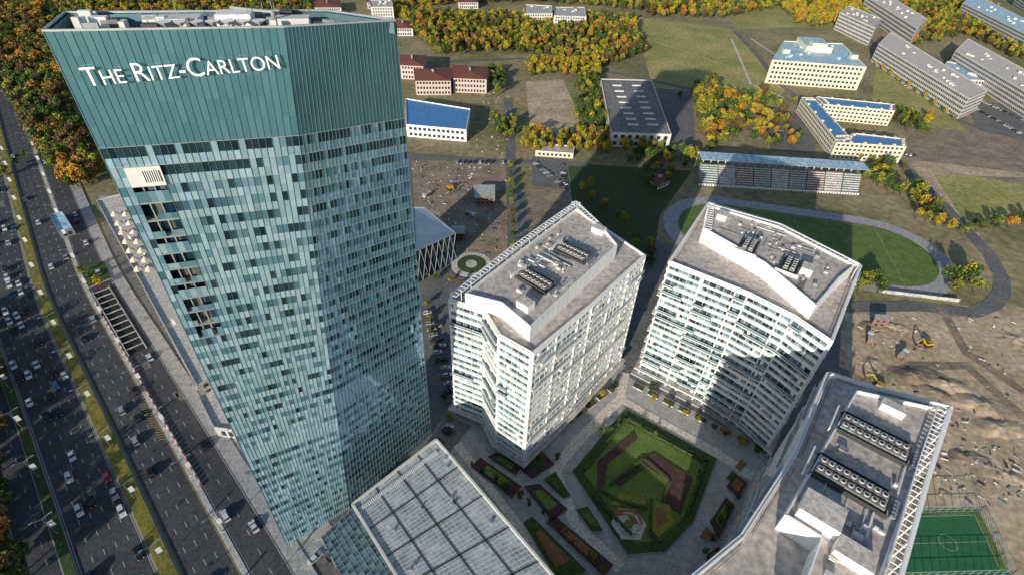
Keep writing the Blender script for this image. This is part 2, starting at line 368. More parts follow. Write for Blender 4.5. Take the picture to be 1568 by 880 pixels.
# ---------------- generic blocks ----------------
def block(name,px,z,floors,kw,kr,z0=0,bay=3.4,winw=1.9,parapet=True,world=None,wk='win',hf=.5):
    par=empty(name); poly=ccw(world) if world else XY(px,z); m=MB(); m.prism(poly,z0,z,kw,kr)
    wn=MB(); fh=(z-z0)/floors
    for i in range(len(poly)):
        a=poly[i];b=poly[(i+1)%len(poly)]; d=b-a; L=d.length
        if L<5: continue
        d.normalize(); n=Vector((d.y,-d.x)); c=int((L-1)/bay); off=(L-c*bay)/2
        for j in range(c):
            for k in range(floors):
                p=a+d*(off+j*bay+(bay-winw)/2); zz=z0+k*fh+fh*.28
                wn.obox(p,d,n,winw,.04,zz,zz+fh*hf,wk)
        for k in range(1,floors): m.obox(a+d*.05,d,n,L-.1,.12,z0+k*fh-.12,z0+k*fh+.1,kw)
        if parapet: m.obox(a,d,-n,L,.35,z,z+.8,kw)
    m.obj('walls',par)
    if wn.f: wn.obj('windows',par)
    return par,poly
def rooftop(par,poly,z,n,k='greyw'):
    m=MB(); c=sum(poly,Vector((0,0)))/len(poly); e=(poly[1]-poly[0]).normalized(); nn=Vector((-e.y,e.x))
    for i in range(n):
        q=c.lerp(random.choice(poly),ru(.1,.7)); m.obox(q,e,nn,ru(1.5,5),ru(1.5,4),z,z+ru(.8,2.4),k)
    m.obj('roof_units',par)
# ---------------- apartment blocks ----------------
def chiller(px,py,ax,ay,z,L=13,W=5.2):
    c=P(px,py,z).xy; d=(P(ax,ay,z).xy-c).normalized(); n=Vector((-d.y,d.x)); m=MB(); o=c-d*L/2-n*W/2
    m.obox(o-d*.8-n*.8,d,n,L+1.6,W+1.6,z+.02,z+.5,'steel')
    for e_ in (o-d*1.0-n*1.0,o-d*1.0+n*(W+.8)): m.obox(e_,d,n,L+2,.2,z+.02,z+1.6,'steel')
    k=int(L/1.7)
    for r in range(2):
        m.obox(o+n*(r*W*.54),d,n,L,W*.42,z+.5,z+2.0,'roofd')
        for i in range(k):
            q=o+n*(r*W*.54+W*.21)+d*((i+.5)*L/k); m.cyl(q,.68,z+2.0,z+2.3,'greyw',10); m.cyl(q,.5,z+2.3,z+2.32,'steel',10)
    return m
def apartment(roofpx,pentpx,z,zp,floors,chills,seed,trellis,modul=4.2,extras=()):
    random.seed(seed); par=empty('apartment_tower'); poly=XY(roofpx,z); fh=z/floors
    core=MB(); bd=MB()
    for i in range(len(poly)):
        a=poly[i];b=poly[(i+1)%len(poly)]; d=b-a; L=d.length; d=d.normalized(); n=Vector((d.y,-d.x)); c=max(1,round(L/1.4))
        for j in range(c):
            for k in range(floors):
                p=a+d*(L*j/c); q=a+d*(L*(j+1)/c); z0=k*fh; z1=z0+fh
                t=random.choice([.0,.1,.3,.5,.6,.8,1]); core.face([(*p,z0),(*q,z0),(*q,z1),(*p,z1)],'aglass',(t,rnd(),rnd()))
            if j%2==0: core.obox(a+d*(L*j/c-.05),d,n,.1,.12,0,z,'white')
        mods=max(1,round(L/modul)); ml=L/mods
        for k in range(1,floors+1):
            zt=k*fh
            bd.obox(a,d,n,L,.3,zt-.4,zt-.02,'white')
            j=0
            while j<mods:
                run=random.choice([1,2,2,3,4]); run=min(run,mods-j); typ=random.choices([0,1,2],[.55,.28,.17])[0]
                if k==floors: typ=0
                p=a+d*(j*ml+.15); ln=run*ml-.3
                if typ==0: bd.obox(p,d,n,ln,.6,zt-.7,zt+.85,'white')
                elif typ==1:
                    bd.obox(p,d,n,ln,1.5,zt-.35,zt+.0,'white'); bd.obox(p+n*1.4,d,n,ln,.06,zt,zt+1.0,'aglass',t=(.9,rnd(),rnd())) ; bd.obox(p+n*1.42,d,n,ln,.1,zt+1.0,zt+1.1,'white')
                else: bd.obox(p,d,n,ln,.45,zt-.6,zt+.35,'white')
                if rnd()<.25: bd.obox(p+d*ru(.5,ln-1.5),d,n,1.1,.5,zt-fh+.9,zt-.7,'white')
                j+=run
        for j in range(0,mods+1,3): bd.obox(a+d*(min(j*ml,L-.5)),d,n,.5,.63,0,z,'white')
    core.prism([p for p in offs(poly,-.35)],z-.5,z,'roofd','roof')
    for i in range(len(poly)):
        a=poly[i];b=poly[(i+1)%len(poly)]; d=(b-a); L=d.length; d=d.normalized(); n=Vector((d.y,-d.x)); bd.obox(a-n*.1,d,-n,L,.35,z-.1,z+1.1,'white')
        bd.obox(a-n*1.5+d*2,d,-n,L-4,.15,z+.3,z+.5,'roofd')
    core.obj('glazing',par); bd.obj('balconies',par)
    pp=XY(pentpx,zp); m=MB(); m.prism(pp,z+.01,zp,'white','roof')
    for i in range(len(pp)):
        a=pp[i];b=pp[(i+1)%len(pp)]; d=(b-a); L=d.length; d=d.normalized(); n=Vector((d.y,-d.x)); m.obox(a,d,-n,L,.4,zp,zp+1.1,'white')
        if L>8:
            for j in range(int(L/3.2)): m.obox(a+d*(1+j*3.2),d,n,.08,.05,z+.1,zp+1,'metal')
    m.obj('penthouse',par)
    m=MB(); c=sum(pp,Vector((0,0)))/len(pp); e=(P(chills[0][2],chills[0][3],zp)-P(chills[0][0],chills[0][1],zp)).xy.normalized(); nn=Vector((-e.y,e.x))
    def keep(q,mg=1.5):
        ip=offs(pp,-mg); return inside(q,ip)
    for _ in range(9):
        q=c+e*ru(-22,22)+nn*ru(-14,14); LL=ru(4,12); WW=ru(1.5,4)
        if keep(q) and keep(q+e*LL) and keep(q+e*LL+nn*WW) and keep(q+nn*WW): m.obox(q,e,nn,LL,WW,zp+.02,zp+ru(.1,.3)+rnd()*.05,random.choice(['roofl','roofd','conc']))
    cnt=0
    for _ in range(400):
        q=c+e*ru(-28,28)+nn*ru(-20,20); LL=ru(.4,2.2); WW=ru(.4,1.6)
        if keep(q) and keep(q+e*LL+nn*WW) and all((q-P(ch[0],ch[1],zp).xy).length>ch[4]*.6 for ch in chills):
            m.obox(q,e,nn,LL,WW,zp+.02,zp+ru(.4,1.3),random.choice(['white','metal','roofd','conc','greyw','roofl'])); cnt+=1
            if cnt>26: break
    for _ in range(40):
        q=c+e*ru(-25,25)+nn*ru(-14,14); f=random.choice([e,nn]); LL=ru(5,12)
        if keep(q) and keep(q+f*LL): m.beam((*q,zp+.6),(q.x+f.x*LL,q.y+f.y*LL,zp+.6),random.choice([.08,.12,.2]),random.choice(['metal','white','metal']))
    for ch in chills:
        q=P(ch[0],ch[1],zp).xy; d=(P(ch[2],ch[3],zp).xy-q).normalized(); n=Vector((-d.y,d.x))
        m.obox(q-d*(ch[4]/2+2.2)-n*(ch[5]/2+2),d,n,.3,ch[5]+4,zp+.02,zp+1.4,'white')
        for r_ in range(5): m.obox(q+d*(ch[4]/2+1.5)+n*(-ch[5]/2+r_*1.2),d,n,1.1,.7,zp+.02,zp+1.2,'metal')
    for (x,y,l_,w_,h_) in extras:
        q=P(x,y,zp).xy; m.obox(q,e,nn,l_,w_,zp+.02,zp+h_,'white','roofl')
    m.obj('roof_plant',par)
    for ch in chills: chiller(*ch[:4],zp+.02,ch[4],ch[5]).obj('chiller',par)
    m=MB()
    for tr in trellis:
        pts=[P(x,y,zp+1.5) for x,y in tr]
        for i in range(len(pts)-1):
            a=pts[i];b=pts[i+1]; d=(b-a).normalized(); n=Vector((-d.y,d.x,0)); k=max(2,int((b-a).length/1.8))
            cc=Vector((c.x,c.y,a.z)); 
            if (cc-a).dot(n)<0: n=-n
            m.beam(a,b,.16,'white'); m.beam(a+n*2.4,b+n*2.4,.14,'white')
            for j in range(k+1):
                q=a.lerp(b,j/k); m.beam(q,q+n*2.4,.09,'white')
                if j%3==0: m.beam(q,q-Vector((0,0,zp+1.5-z)),.1,'white')
    if m.f: m.obj('roof_pergola',par)
    m=MB(); pl=offs(poly,3.0); m.prism(pl,0,.5,'pave2','pave'); m.prism(offs(poly,2.2),3.6,4.2,'white','roof',bottom=True); m.obj('entrance_canopy',par)
    return par
apartment([(688,460),(785,385),(884,312),(915,345),(987,393),(905,468),(815,543),(765,515),(742,478)],
 [(712,452),(785,395),(882,322),(922,350),(945,378),(880,438),(812,503),(768,466)],66,72,19,
 [(877,390,902,402,12,4.8),(820,432,846,447,12,4.8)],11,[[(690,450),(785,376),(882,308),(922,345)]],extras=[(790,470,5,4,3),(905,355,5,3.5,2.5)])
apartment([(1025,403),(1085,312),(1195,345),(1317,408),(1272,524),(1215,485),(1145,450)],
 [(1076,352),(1092,318),(1195,350),(1308,408),(1284,428),(1248,470),(1170,405)],66,72,19,
 [(1146,378,1155,362,8.5,4.4),(1209,408,1217,392,8.5,4.4)],12,[[(1080,350),(1086,312)],[(1086,312),(1195,343),(1316,404)]],extras=[(1110,340,5,4,2.5),(1240,425,5,4,3)])
apartment([(1268,572),(1330,592),(1455,624),(1420,730),(1378,880),(1340,1000),(1060,1060),(1050,930),(1060,885),(1135,823),(1215,700)],
 [(1310,600),(1445,630),(1395,745),(1345,890),(1320,960),(1190,960),(1235,880),(1255,825),(1200,790),(1250,705)],66,72,19,
 [(1335,672,1370,690,16,5.8),(1300,742,1340,765,16,5.8)],13,[[(1452,626),(1420,725),(1378,880),(1350,960)]],extras=[(1215,790,9,7,4),(1345,625,6,3,2.5),(1270,850,8,5,3)])
# ---------------- hotel tower ----------------
random.seed(3)
tw=empty('hotel_tower'); ZT=166.0
Ab=P(440,835);Bb=P(535,778);Cb=P(660,665); At=P(65,47,ZT);Bt=P(434,41,ZT);Ct=P(606,31,ZT)
Eb=Ab+Vector((8,26,0)); Fb=Cb+Vector((-18,8,0)); Et=P(100,19,ZT); Ft=P(500,16,ZT)
RC0,RC1,RK0,RK1=2,7,24,34
def facet(b0,b1,t0,t1,nc,nf,key,name,crown=5,dens=.3,notch=False):
    m=MB(); fr=MB()
    def pt(s,h): return b0.lerp(b1,s).lerp(t0.lerp(t1,s),h)
    n=((b1-b0).cross(t0-b0)).normalized()
    for k in range(nf):
        h0=k/nf;h1=(k+1)/nf; hs=h0+(h1-h0)*.46
        mech = (k in (14,15)) if not notch else (k==12)
        for j in range(nc):
            s0=j/nc;s1=(j+1)/nc; g=(rnd(),rnd())
            if notch and RC0<=j<RC1 and RK0<=k<RK1:
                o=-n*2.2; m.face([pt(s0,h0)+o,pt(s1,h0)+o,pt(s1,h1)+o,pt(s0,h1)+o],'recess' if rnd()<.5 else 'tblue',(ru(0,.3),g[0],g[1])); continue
            if k>=nf-crown: m.face([pt(s0,h0),pt(s1,h0),pt(s1,h1),pt(s0,h1)],'crown',((.55 if key=='teal' else .22)+.14*rnd(),.5+.3*(g[0]-.5),.5+.3*(g[1]-.5))); continue  # crown tint painted darker on the facets with the shaded glass
            if mech: m.face([pt(s0,h0),pt(s1,h0),pt(s1,h1),pt(s0,h1)],key,(.8+.1*rnd(),.5,.5)); continue
            m.face([pt(s0,h0),pt(s1,h0),pt(s1,hs),pt(s0,hs)],key,(.68+.27*rnd(),g[0],g[1]))
            top=(k>=nf-crown-2)
            x=rnd(); dd_=dens*(.55 if k<16 else 1)
            t=ru(0,.12) if (x<dd_ or (top and x<.75)) else (ru(.25,.5) if x<.5 else ru(.5,.9))
            m.face([pt(s0,hs),pt(s1,hs),pt(s1,h1),pt(s0,h1)],key,(t,g[0],g[1]))
        if k<nf-crown+1 and not(notch and RK0<=k<RK1):
            a=pt(0,h0);b=pt(1,h0); e=n*.08; fr.beam(a+e,b+e,.05,'metal')
    for j in range(nc+1):
        s=j/nc; d=(pt(min(1,s+.01),.5)-pt(max(0,s-.01),.5)).normalized()*.035
        segs=[(0,1)] if not(notch and RC0<j<RC1) else [(0,RK0/nf),(RK1/nf,1)]
        for h0,h1 in segs:
            a=pt(s,h0)+n*.14;b=pt(s,h1)+n*.14
            fr.face([a-d,a+d,b+d,b-d],'fin'); fr.face([a-d,b-d,b-d-n*.2,a-d-n*.2],'fin'); fr.face([a+d,b+d,b+d-n*.2,a+d-n*.2],'fin')
    m.obj(name,tw); fr.obj(name+'_mullions',tw)
    if notch:
        q=MB(); s0=RC0/nc;s1=RC1/nc
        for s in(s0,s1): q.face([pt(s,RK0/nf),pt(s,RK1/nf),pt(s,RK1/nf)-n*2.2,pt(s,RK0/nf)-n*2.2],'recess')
        for k in range(RK0,RK1+1):
            h=k/nf; a=pt(s0,h);b=pt(s1,h); dz=Vector((0,0,.35)); q.face([a,b,b-n*2.2,a-n*2.2],'conc'); q.face([a+dz,b+dz,b-n*2.2+dz,a-n*2.2+dz],'conc'); q.face([a+n*.05,b+n*.05,b+n*.05+dz,a+n*.05+dz],'metal')
            if k<RK1:
                for u in range(5):
                    c0=a.lerp(b,u/5);c1=a.lerp(b,(u+1)/5); 
                    if rnd()<.85: q.face([c0+dz,c1+dz,c1+dz*(5 if k%3 else 8),c0+dz*(5 if k%3 else 8)],'teal',(ru(.4,.8),rnd(),rnd()))
            for f in (.33,.66):
                c0=a.lerp(b,f); q.beam(c0-n*.5,c0-n*.5+Vector((0,0,4)),.12,'metal')
        h=RK1/nf; hh=(RK1+1.0)/nf; a=pt(s0,h)+n*.7;b=pt(s1,h)+n*.7;c=pt(s1,hh)+n*.7;d=pt(s0,hh)+n*.7
        def bi(u,v): return a.lerp(b,u).lerp(d.lerp(c,u),v)
        for u0,u1,v0,v1 in((0,1,0,.2),(0,1,.8,1),(0,.45,.2,.8),(.95,1,.2,.8)):
            q.face([bi(u0,v0),bi(u1,v0),bi(u1,v1),bi(u0,v1)],'greyw')
        for i in range(8):
            u=.45+i*.5/8; q.beam(bi(u,.2),bi(u,.8),.06,'white')
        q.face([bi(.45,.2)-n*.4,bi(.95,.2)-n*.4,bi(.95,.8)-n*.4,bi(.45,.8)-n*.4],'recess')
        for u,v in (((0,0),(1,0)),((1,0),(1,1)),((1,1),(0,1)),((0,1),(0,0))):
            A_=bi(*u);B_=bi(*v); q.face([A_,B_,B_-n*.8,A_-n*.8],'greyw')
        q.obj('corner_balconies',tw)
facet(Ab,Bb,At,Bt,28,41,'teal','west_glazing',dens=.27,notch=True)
facet(Bb,Cb,Bt,Ct,30,41,'tblue','south_glazing',dens=.25)
facet(Cb,Fb,Ct,Ft,14,41,'tblue','east_glazing')
facet(Fb,Eb,Ft,Et,24,41,'teal','north_glazing')
facet(Eb,Ab,Et,At,16,41,'teal','rear_glazing')
m=MB(); top=[At,Bt,Ct,Ft,Et]; zr=ZT-2.2
rp2=ccw([p.xy for p in top]); rin=offs(rp2,-.4); m.face([(p[0],p[1],zr) for p in rin],'roofd')
for i in range(5):
    a=top[i];b=top[(i+1)%5]; m.beam(a,b,.16,'metal')
    q=rp2[i];r=rp2[(i+1)%5]; d=(r-q); L=d.length; d.normalize(); n=Vector((d.y,-d.x)); m.obox(q-n*.5,d,-n,L,.3,zr-.1,ZT-.3,'fin')
c=sum(rp2,Vector((0,0)))/5; e=(Bt-At).xy.normalized(); nn=Vector((-e.y,e.x)); ri=offs(rp2,-1)
def putr(q,l_,w_,h_,k):
    if all(inside(x,ri) for x in (q,q+e*l_,q+e*l_+nn*w_,q+nn*w_)): m.obox(q,e,nn,l_,w_,zr,zr+h_,k)
putr(c-e*14-nn*1,9,4,2.6,'greyw'); putr(c-e*2-nn*1,6,4,3.2,'white'); putr(c+e*8-nn*1,6,3,2.4,'greyw')
for i in range(70): putr(c+e*ru(-26,20)+nn*ru(-6,7),ru(.5,3),ru(.5,2),ru(1,3.2),random.choice(['white','metal','greyw','roofd','steel']))
for i in range(7):
    q=c+e*(-10+i*2.6)-nn*2.5
    if inside(q,ri): m.cyl(q,.12,zr,zr+2.0,'metal'); m.cyl(q,.25,zr+1.9,zr+2.6,'white',12,1.2)
for i in range(8): 
    q=c+e*ru(-14,14)+nn*ru(-3,4); m.cyl(q,.06,zr,zr+ru(4,7),'metal',5)
q=c+e*8-nn*1; m.cyl(q,.4,zr,zr+3.6,'metal'); m.beam((q.x,q.y,zr+3.6),(q.x-e.x*7,q.y-e.y*7,zr+4.4),.2,'metal')
m.obj('roof',tw)
# sign
tc=bpy.data.curves.new('t','FONT'); tc.body="The Ritz-Carlton"; tc.size=3; tc.extrude=.12; tc.small_caps_scale=.76; tc.align_x='LEFT'; tc.offset=-.01
for bf in tc.body_format: bf.use_small_caps=True
to=bpy.data.objects.new('t',tc); scene.collection.objects.link(to); bpy.context.view_layer.update()
dg=bpy.context.evaluated_depsgraph_get(); me=bpy.data.meshes.new_from_object(to.evaluated_get(dg)); bpy.data.objects.remove(to)
xs=[v.co.x for v in me.vertices]; wdt=max(xs)-min(xs); x0=min(xs)
pA=Ab.lerp(At,157.0/ZT); pB=Bb.lerp(Bt,159.0/ZT); pa=pA.lerp(pB,.09); pb=pA.lerp(pB,.965)
ex=(pb-pa).normalized(); nT=((Bt-At).cross((At-Ab))).normalized()
if nT.y>0: nT=-nT
ey=nT.cross(ex).normalized(); sc=(pb-pa).length/wdt
me.transform(Matrix.Translation((-x0,0,0))); me.materials.clear(); me.materials.append(MT['white'])
so2=bpy.data.objects.new('hotel_name_sign',me); scene.collection.objects.link(so2); ez=nT
so2.matrix_world=Matrix(((ex.x*sc,ey.x*1.5,ez.x,pa.x+ez.x*.9),(ex.y*sc,ey.y*1.5,ez.y,pa.y+ez.y*.9),(ex.z*sc,ey.z*1.5,ez.z,pa.z+ez.z*.9),(0,0,0,1)))
# ---------------- mall ----------------
ml=empty('shopping_mall'); m=MB()
q0=P(540,772,20);q1=P(668,673,20);q2=P(1000,1060,20);q3=P(760,1130,20)
N=24;K=64
def pp_(a,b): return q0.lerp(q3,a).lerp(q1.lerp(q2,a),b)
for i in range(K):
    for j in range(N):
        t=ru(.72,1)*(1 if (i//9+j//6)%2 else .9); m.face([pp_(i/K,j/N),pp_(i/K,(j+1)/N),pp_((i+1)/K,(j+1)/N),pp_((i+1)/K,j/N)],'mallroof',(t,t,t))
for j in range(0,N+1):
    m.beam(pp_(0,j/N),pp_(1,j/N),.05 if j%6 else .2,'greyw' if j%6 else 'steel')
for i in range(0,K+1):
    m.beam(pp_(i/K,0),pp_(i/K,1),.08 if i%9 else .2,'greyw' if i%9 else 'steel')
for a,b in((q0,q1),(q1,q2),(q2,q3),(q3,q0)):
    m.beam(a+Vector((0,0,.3)),b+Vector((0,0,.3)),.4,'greyw')
for i in range(46):
    p=pp_(.035,.06+i*.019); m.beam(p+Vector((0,0,.4)),pp_(.05,.06+i*.019)+Vector((0,0,.4)),.16,'white')
for i in range(10):
    p=pp_(ru(.03,.6),ru(.05,.95)); m.obox(p.xy,e,nn,ru(.5,1.2),ru(.5,1),20,20.9,'metal')
m.obj('roof',ml)
m=MB()
for a,b in((q0,q1),(q1,q2),(q2,q3),(q3,q0)):
    k=int((b-a).length/2)
    for j in range(k):
        for f in range(5):
            p=a.lerp(b,j/k);q=a.lerp(b,(j+1)/k); m.face([(p.x,p.y,f*4),(q.x,q.y,f*4),(q.x,q.y,f*4+3.95),(p.x,p.y,f*4+3.95)],'aglass',(rnd()*.7,rnd(),rnd()))
m.obj('glazing',ml)
m=MB(); a0=P(492,822,9);a1=P(540,778,9);a2=P(720,1050,9);a3=P(640,1100,9)
for i in range(36):
    for j in range(7):
        m.face([a0.lerp(a3,i/36).lerp(a1.lerp(a2,i/36),j/7),a0.lerp(a3,i/36).lerp(a1.lerp(a2,i/36),(j+1)/7),a0.lerp(a3,(i+1)/36).lerp(a1.lerp(a2,(i+1)/36),(j+1)/7),a0.lerp(a3,(i+1)/36).lerp(a1.lerp(a2,(i+1)/36),j/7)],'aglass',(ru(.1,.8),rnd(),rnd()))
    m.beam(a0.lerp(a3,i/36)+Vector((0,0,.1)),a1.lerp(a2,i/36)+Vector((0,0,.1)),.09,'metal')
for j in range(8): m.beam(a0.lerp(a1,j/7)+Vector((0,0,.1)),a3.lerp(a2,j/7)+Vector((0,0,.1)),.07,'metal')
for j in range(8): p=a0.lerp(a3,j/8); m.cyl(p,.25,0,9,'metal')
m.obj('glass_canopy',ml)
sheet('plaza',[(150,300),(250,300),(520,830),(470,870),(430,850)],'pave')
par,pl=block('podium_building',[(148,308),(215,290),(350,560),(302,592)],12,3,'pave2','pave2',bay=4)
rooftop(par,pl,12,10)
m=MB()
for i in range(7):
    for dx in (0,17):
        q=P(178+dx+i*6,332+i*14,12); m.cyl(q,2.6,13.6,16,'beige',6,.1); m.cyl(q,.1,12,14,'metal',5)
m.obj('parasol_row')
par,pl=block('lobby_pavilion',[(300,600),(348,565),(405,665),(328,655)],6,1,'conc','roofl',bay=3)
par,pl=block('subway_entrance',[(76,330),(96,325),(112,350),(90,357)],4.5,1,'metal','lblue',bay=2.5)
slab('planter',[(120,408),(160,400),(170,425),(135,440)],'conc',0,1,'hedgeg')
gp=empty('glass_hall'); m=MB()
t=[P(632,318,22),P(650,318,22),P(697,357,19),P(634,386,22)]; m.face(t,'hallroof')
bse=[Vector((p.x,p.y,0)) for p in t]
for i in range(4):
    j=(i+1)%4; k=max(2,int((t[j]-t[i]).length/4))
    for s_ in range(k):
        a=t[i].lerp(t[j],s_/k);b=t[i].lerp(t[j],(s_+1)/k); A0=bse[i].lerp(bse[j],s_/k);B0=bse[i].lerp(bse[j],(s_+1)/k)
        m.face([A0,B0,b,a],'tblue',(rnd()*.4,rnd(),rnd())); o=(a-Vector((t[0].x+5,t[0].y,a.z))); o.z=0; o=o.normalized()*.35
        m.beam(A0+o,b+o,.13,'metal'); m.beam(B0+o,a+o,.13,'metal')
    m.beam(t[i],t[j],.3,'metal')
m.obj('roof_and_lattice',gp)
m=MB(); c=P(722,405).xy; LV[0]+=1
for rr,k,z in((12,'pave2',.3),(8.5,'hedgeg',.5),(3.5,'conc',.8)): m.cyl(c,rr,0,z,k,28)
m.obj('round_plaza')
# ---------------- far buildings ----------------
par,pl=block('university_building',[(1182,93),(1200,64),(1290,68),(1327,104)],24,5,'cream','lblue',bay=4.2,winw=2.4)
m=MB(); c=P(1252,80,24).xy; e=(P(1327,104,24)-P(1182,93,24)).xy.normalized(); nn=Vector((-e.y,e.x))
m.obox(c-e*14-nn*2,e,nn,28,40,24,30,'cream','lblue'); m.obox(c-e*8,e,nn,16,12,30,33,'cream','lblue'); m.obox(c-e*42-nn*16,e,nn,7,7,24,28,'cream','lblue'); m.obox(c+e*30-nn*18,e,nn,7,7,24,28,'cream','lblue'); m.obj('upper_storey',par)
rooftop(par,pl,24,10,'lblue')
for px in ([(1227,150),(1246,151),(1304,214),(1280,215)],[(1250,149),(1370,161),(1370,171),(1262,161)],[(1306,205),(1386,214),(1388,226),(1280,219)]):
    par,pl=block('school_block',px,14,4,'cream','blueroof',bay=3.6,winw=2)
    m=MB(); cq=sum(pl,Vector((0,0)))/4
    for i in range(4):
        for f in(.15,.38,.62,.85):
            q=pl[i].lerp(pl[(i+1)%4],f).lerp(cq,.12); m.obox(q,Vector((1,0)),Vector((0,1)),1.8,1.8,14,15.4,'cream')
    m.obj('dormers',par)
for px,z,rk in (([(1345,68),(1364,50),(1512,140),(1484,152)],20,'roofl'),([(1463,78),(1482,60),(1610,130),(1590,152)],20,'roofl'),([(1286,20),(1300,10),(1350,30),(1340,44)],22,'roof'),([(1326,-5),(1345,-16),(1420,30),(1405,44)],24,'roofl'),([(1474,5),(1492,-8),(1600,45),(1590,62)],20,'lblue'),([(1430,120),(1450,95),(1520,110),(1515,125)],9,'lblue'),([(1560,-10),(1580,-15),(1640,20),(1630,30)],20,'roofl')):
    par,pl=block('institute_block',px,z,5 if z>10 else 2,'greyw',rk,bay=3.2,winw=2.2); rooftop(par,pl,z,16)
for px in ([(804,8),(845,10),(846,22),(803,22)],[(850,12),(895,12),(898,27),(848,25)],[(566,2),(600,0),(602,12),(568,12)]):
    par,pl=block('white_office',px,15,4,'greyw','conc'); rooftop(par,pl,15,5)
par,pl=block('warehouse',[(920,122),(998,124),(1028,207),(936,204)],12,2,'greyw','roofd',bay=6,winw=3)
m=MB()
for r in range(2):
    for i in range(8):
        a=P(938+i*3.4+r*30,132+i*8.6,12.2).xy; e=(P(998,124,12)-P(920,122,12)).xy.normalized(); nn=Vector((-e.y,e.x)); m.obox(a,e,nn,9,1.6,12.1,13.2,'greyw','lblue')
m.obj('skylights',par)
par,pl=block('sports_hall',[(621,152),(720,168),(714,200),(622,192)],10,2,'white','blueroof',bay=4,winw=2.6)
def house(px,z,rise,kw,kr,fl=3,name='dormitory_house'):
    par,pl=block(name,px,z,fl,kw,kr,parapet=False,bay=3); m=MB(); pl=offs(pl,.7)
    if (pl[1]-pl[0]).length<(pl[2]-pl[1]).length: pl=pl[1:]+pl[:1]
    d=(pl[1]-pl[0]); w_=(pl[2]-pl[1]).length/2; m1=(pl[0]+pl[3])/2+d.normalized()*w_*.8; m2=(pl[1]+pl[2])/2-d.normalized()*w_*.8
    r1=(*m1,z+rise);r2=(*m2,z+rise); q=[(*p,z+.05) for p in pl]
    m.face([q[0],q[1],r2,r1],kr);m.face([q[2],q[3],r1,r2],kr);m.face([q[1],q[2],r2],kr);m.face([q[3],q[0],r1],kr)
    for f in(.2,.5,.8):
        a=m1.lerp(m2,f); m.cyl(a,.6,z,z+rise+1.4,'conc',4)
    m.obj('hipped_roof',par)
for px in ([(612,84),(652,85),(648,102),(612,100)],[(634,106),(692,104),(690,124),(636,124)],[(694,100),(746,103),(745,122),(694,120)]): house(px,14,3,'pinkw','red')
for px in ([(560,-8),(590,-10),(592,2),(562,4)],[(480,2),(520,0),(522,12),(482,12)],[(600,32),(632,32),(632,44),(602,44)],[(700,-6),(730,-6),(732,4),(702,4)]): house(px,9,3,'greyw','red',2)
house([(995,268),(1012,266),(1026,276),(1008,284)],4,1.6,'greyw','red',1,'kiosk')
# ---------------- stadium ----------------
p1=P(1015,335).xy;p2=P(1458,402).xy; ax=(p2-p1).normalized(); an=Vector((-ax.y,ax.x)); W2=44; LL=(p2-p1).length
cc=(p1+p2)/2-an*2
def cap(r,z,k,m,ext):
    pts=[]
    for sgn in(1,-1):
        for i in range(15):
            a=-math.pi/2+math.pi*i/14; q=cc+ax*sgn*(LL/2-W2)+ (ax*math.cos(a)*sgn+an*math.sin(a)*sgn)*r; pts.append((*q,z))
    m.face(pts,k)
m=MB(); cap(44,.3,'pave',m,0); cap(34,.306,'asphalt2',m,0) ; cap(33.6,.31,'grass',m,0); m.obj('running_track')
m=MB()
def ln(a,b,w_=.12,z=.32,k='paint'):
    d=(b-a).normalized(); n=Vector((-d.y,d.x))*w_; m.face([(*(a-n),z),(*(b-n),z),(*(b+n),z),(*(a+n),z)],k)
fa=cc-ax*52;fb=cc+ax*52
for s_ in(-1,1): ln(fa+an*32*s_,fb+an*32*s_,.07)
for q in(fa,fb,cc): ln(q-an*32,q+an*32,.07)
m.obj('pitch_markings')
par=empty('grandstand'); m=MB()
B0=P(1072,250,8);B1=P(1320,266,8);F0=P(1074,282);F1=P(1314,297)
cols=['bluem','conc','redm','bluem','conc','bluem','redm','conc','bluem']; T=9
for t_ in range(T):
    za=8*(1-t_/T); a0=F0.lerp(B0,1-t_/T).xy;a1=F1.lerp(B1,1-t_/T).xy;b0=F0.lerp(B0,1-(t_+1)/T).xy;b1=F1.lerp(B1,1-(t_+1)/T).xy
    for j in range(9):
        u0=j/9+.003;u1=(j+1)/9-.003; m.prism(ccw([a0.lerp(a1,u0),a0.lerp(a1,u1),b0.lerp(b1,u1),b0.lerp(b1,u0)]),0,za,'conc',cols[j])
m.obj('seating',par); m=MB()
C0=P(1070,232,14);C1=P(1322,248,14); dd=Vector((F0.x-B0.x,F0.y-B0.y,0))*.75
k=22
for j in range(k):
    a=C0.lerp(C1,j/k);b=C0.lerp(C1,(j+.96)/k); m.prism(ccw([a.xy,b.xy,(b+dd).xy,(a+dd).xy]),13.7,14,'conc','lblue',bottom=True)
    m.beam((a.x,a.y,0),(a.x,a.y,13.7),.25,'white')
m.obj('roof',par)
m=MB(); w0=P(1070,284);w1=P(1316,299); d=(w1-w0).xy.normalized()
for j in range(60): m.obox(w0.xy.lerp(w1.xy,j/60),d,Vector((-d.y,d.x)),1.2,.2,0,1.4,'white')
m.obj('perimeter_fence')
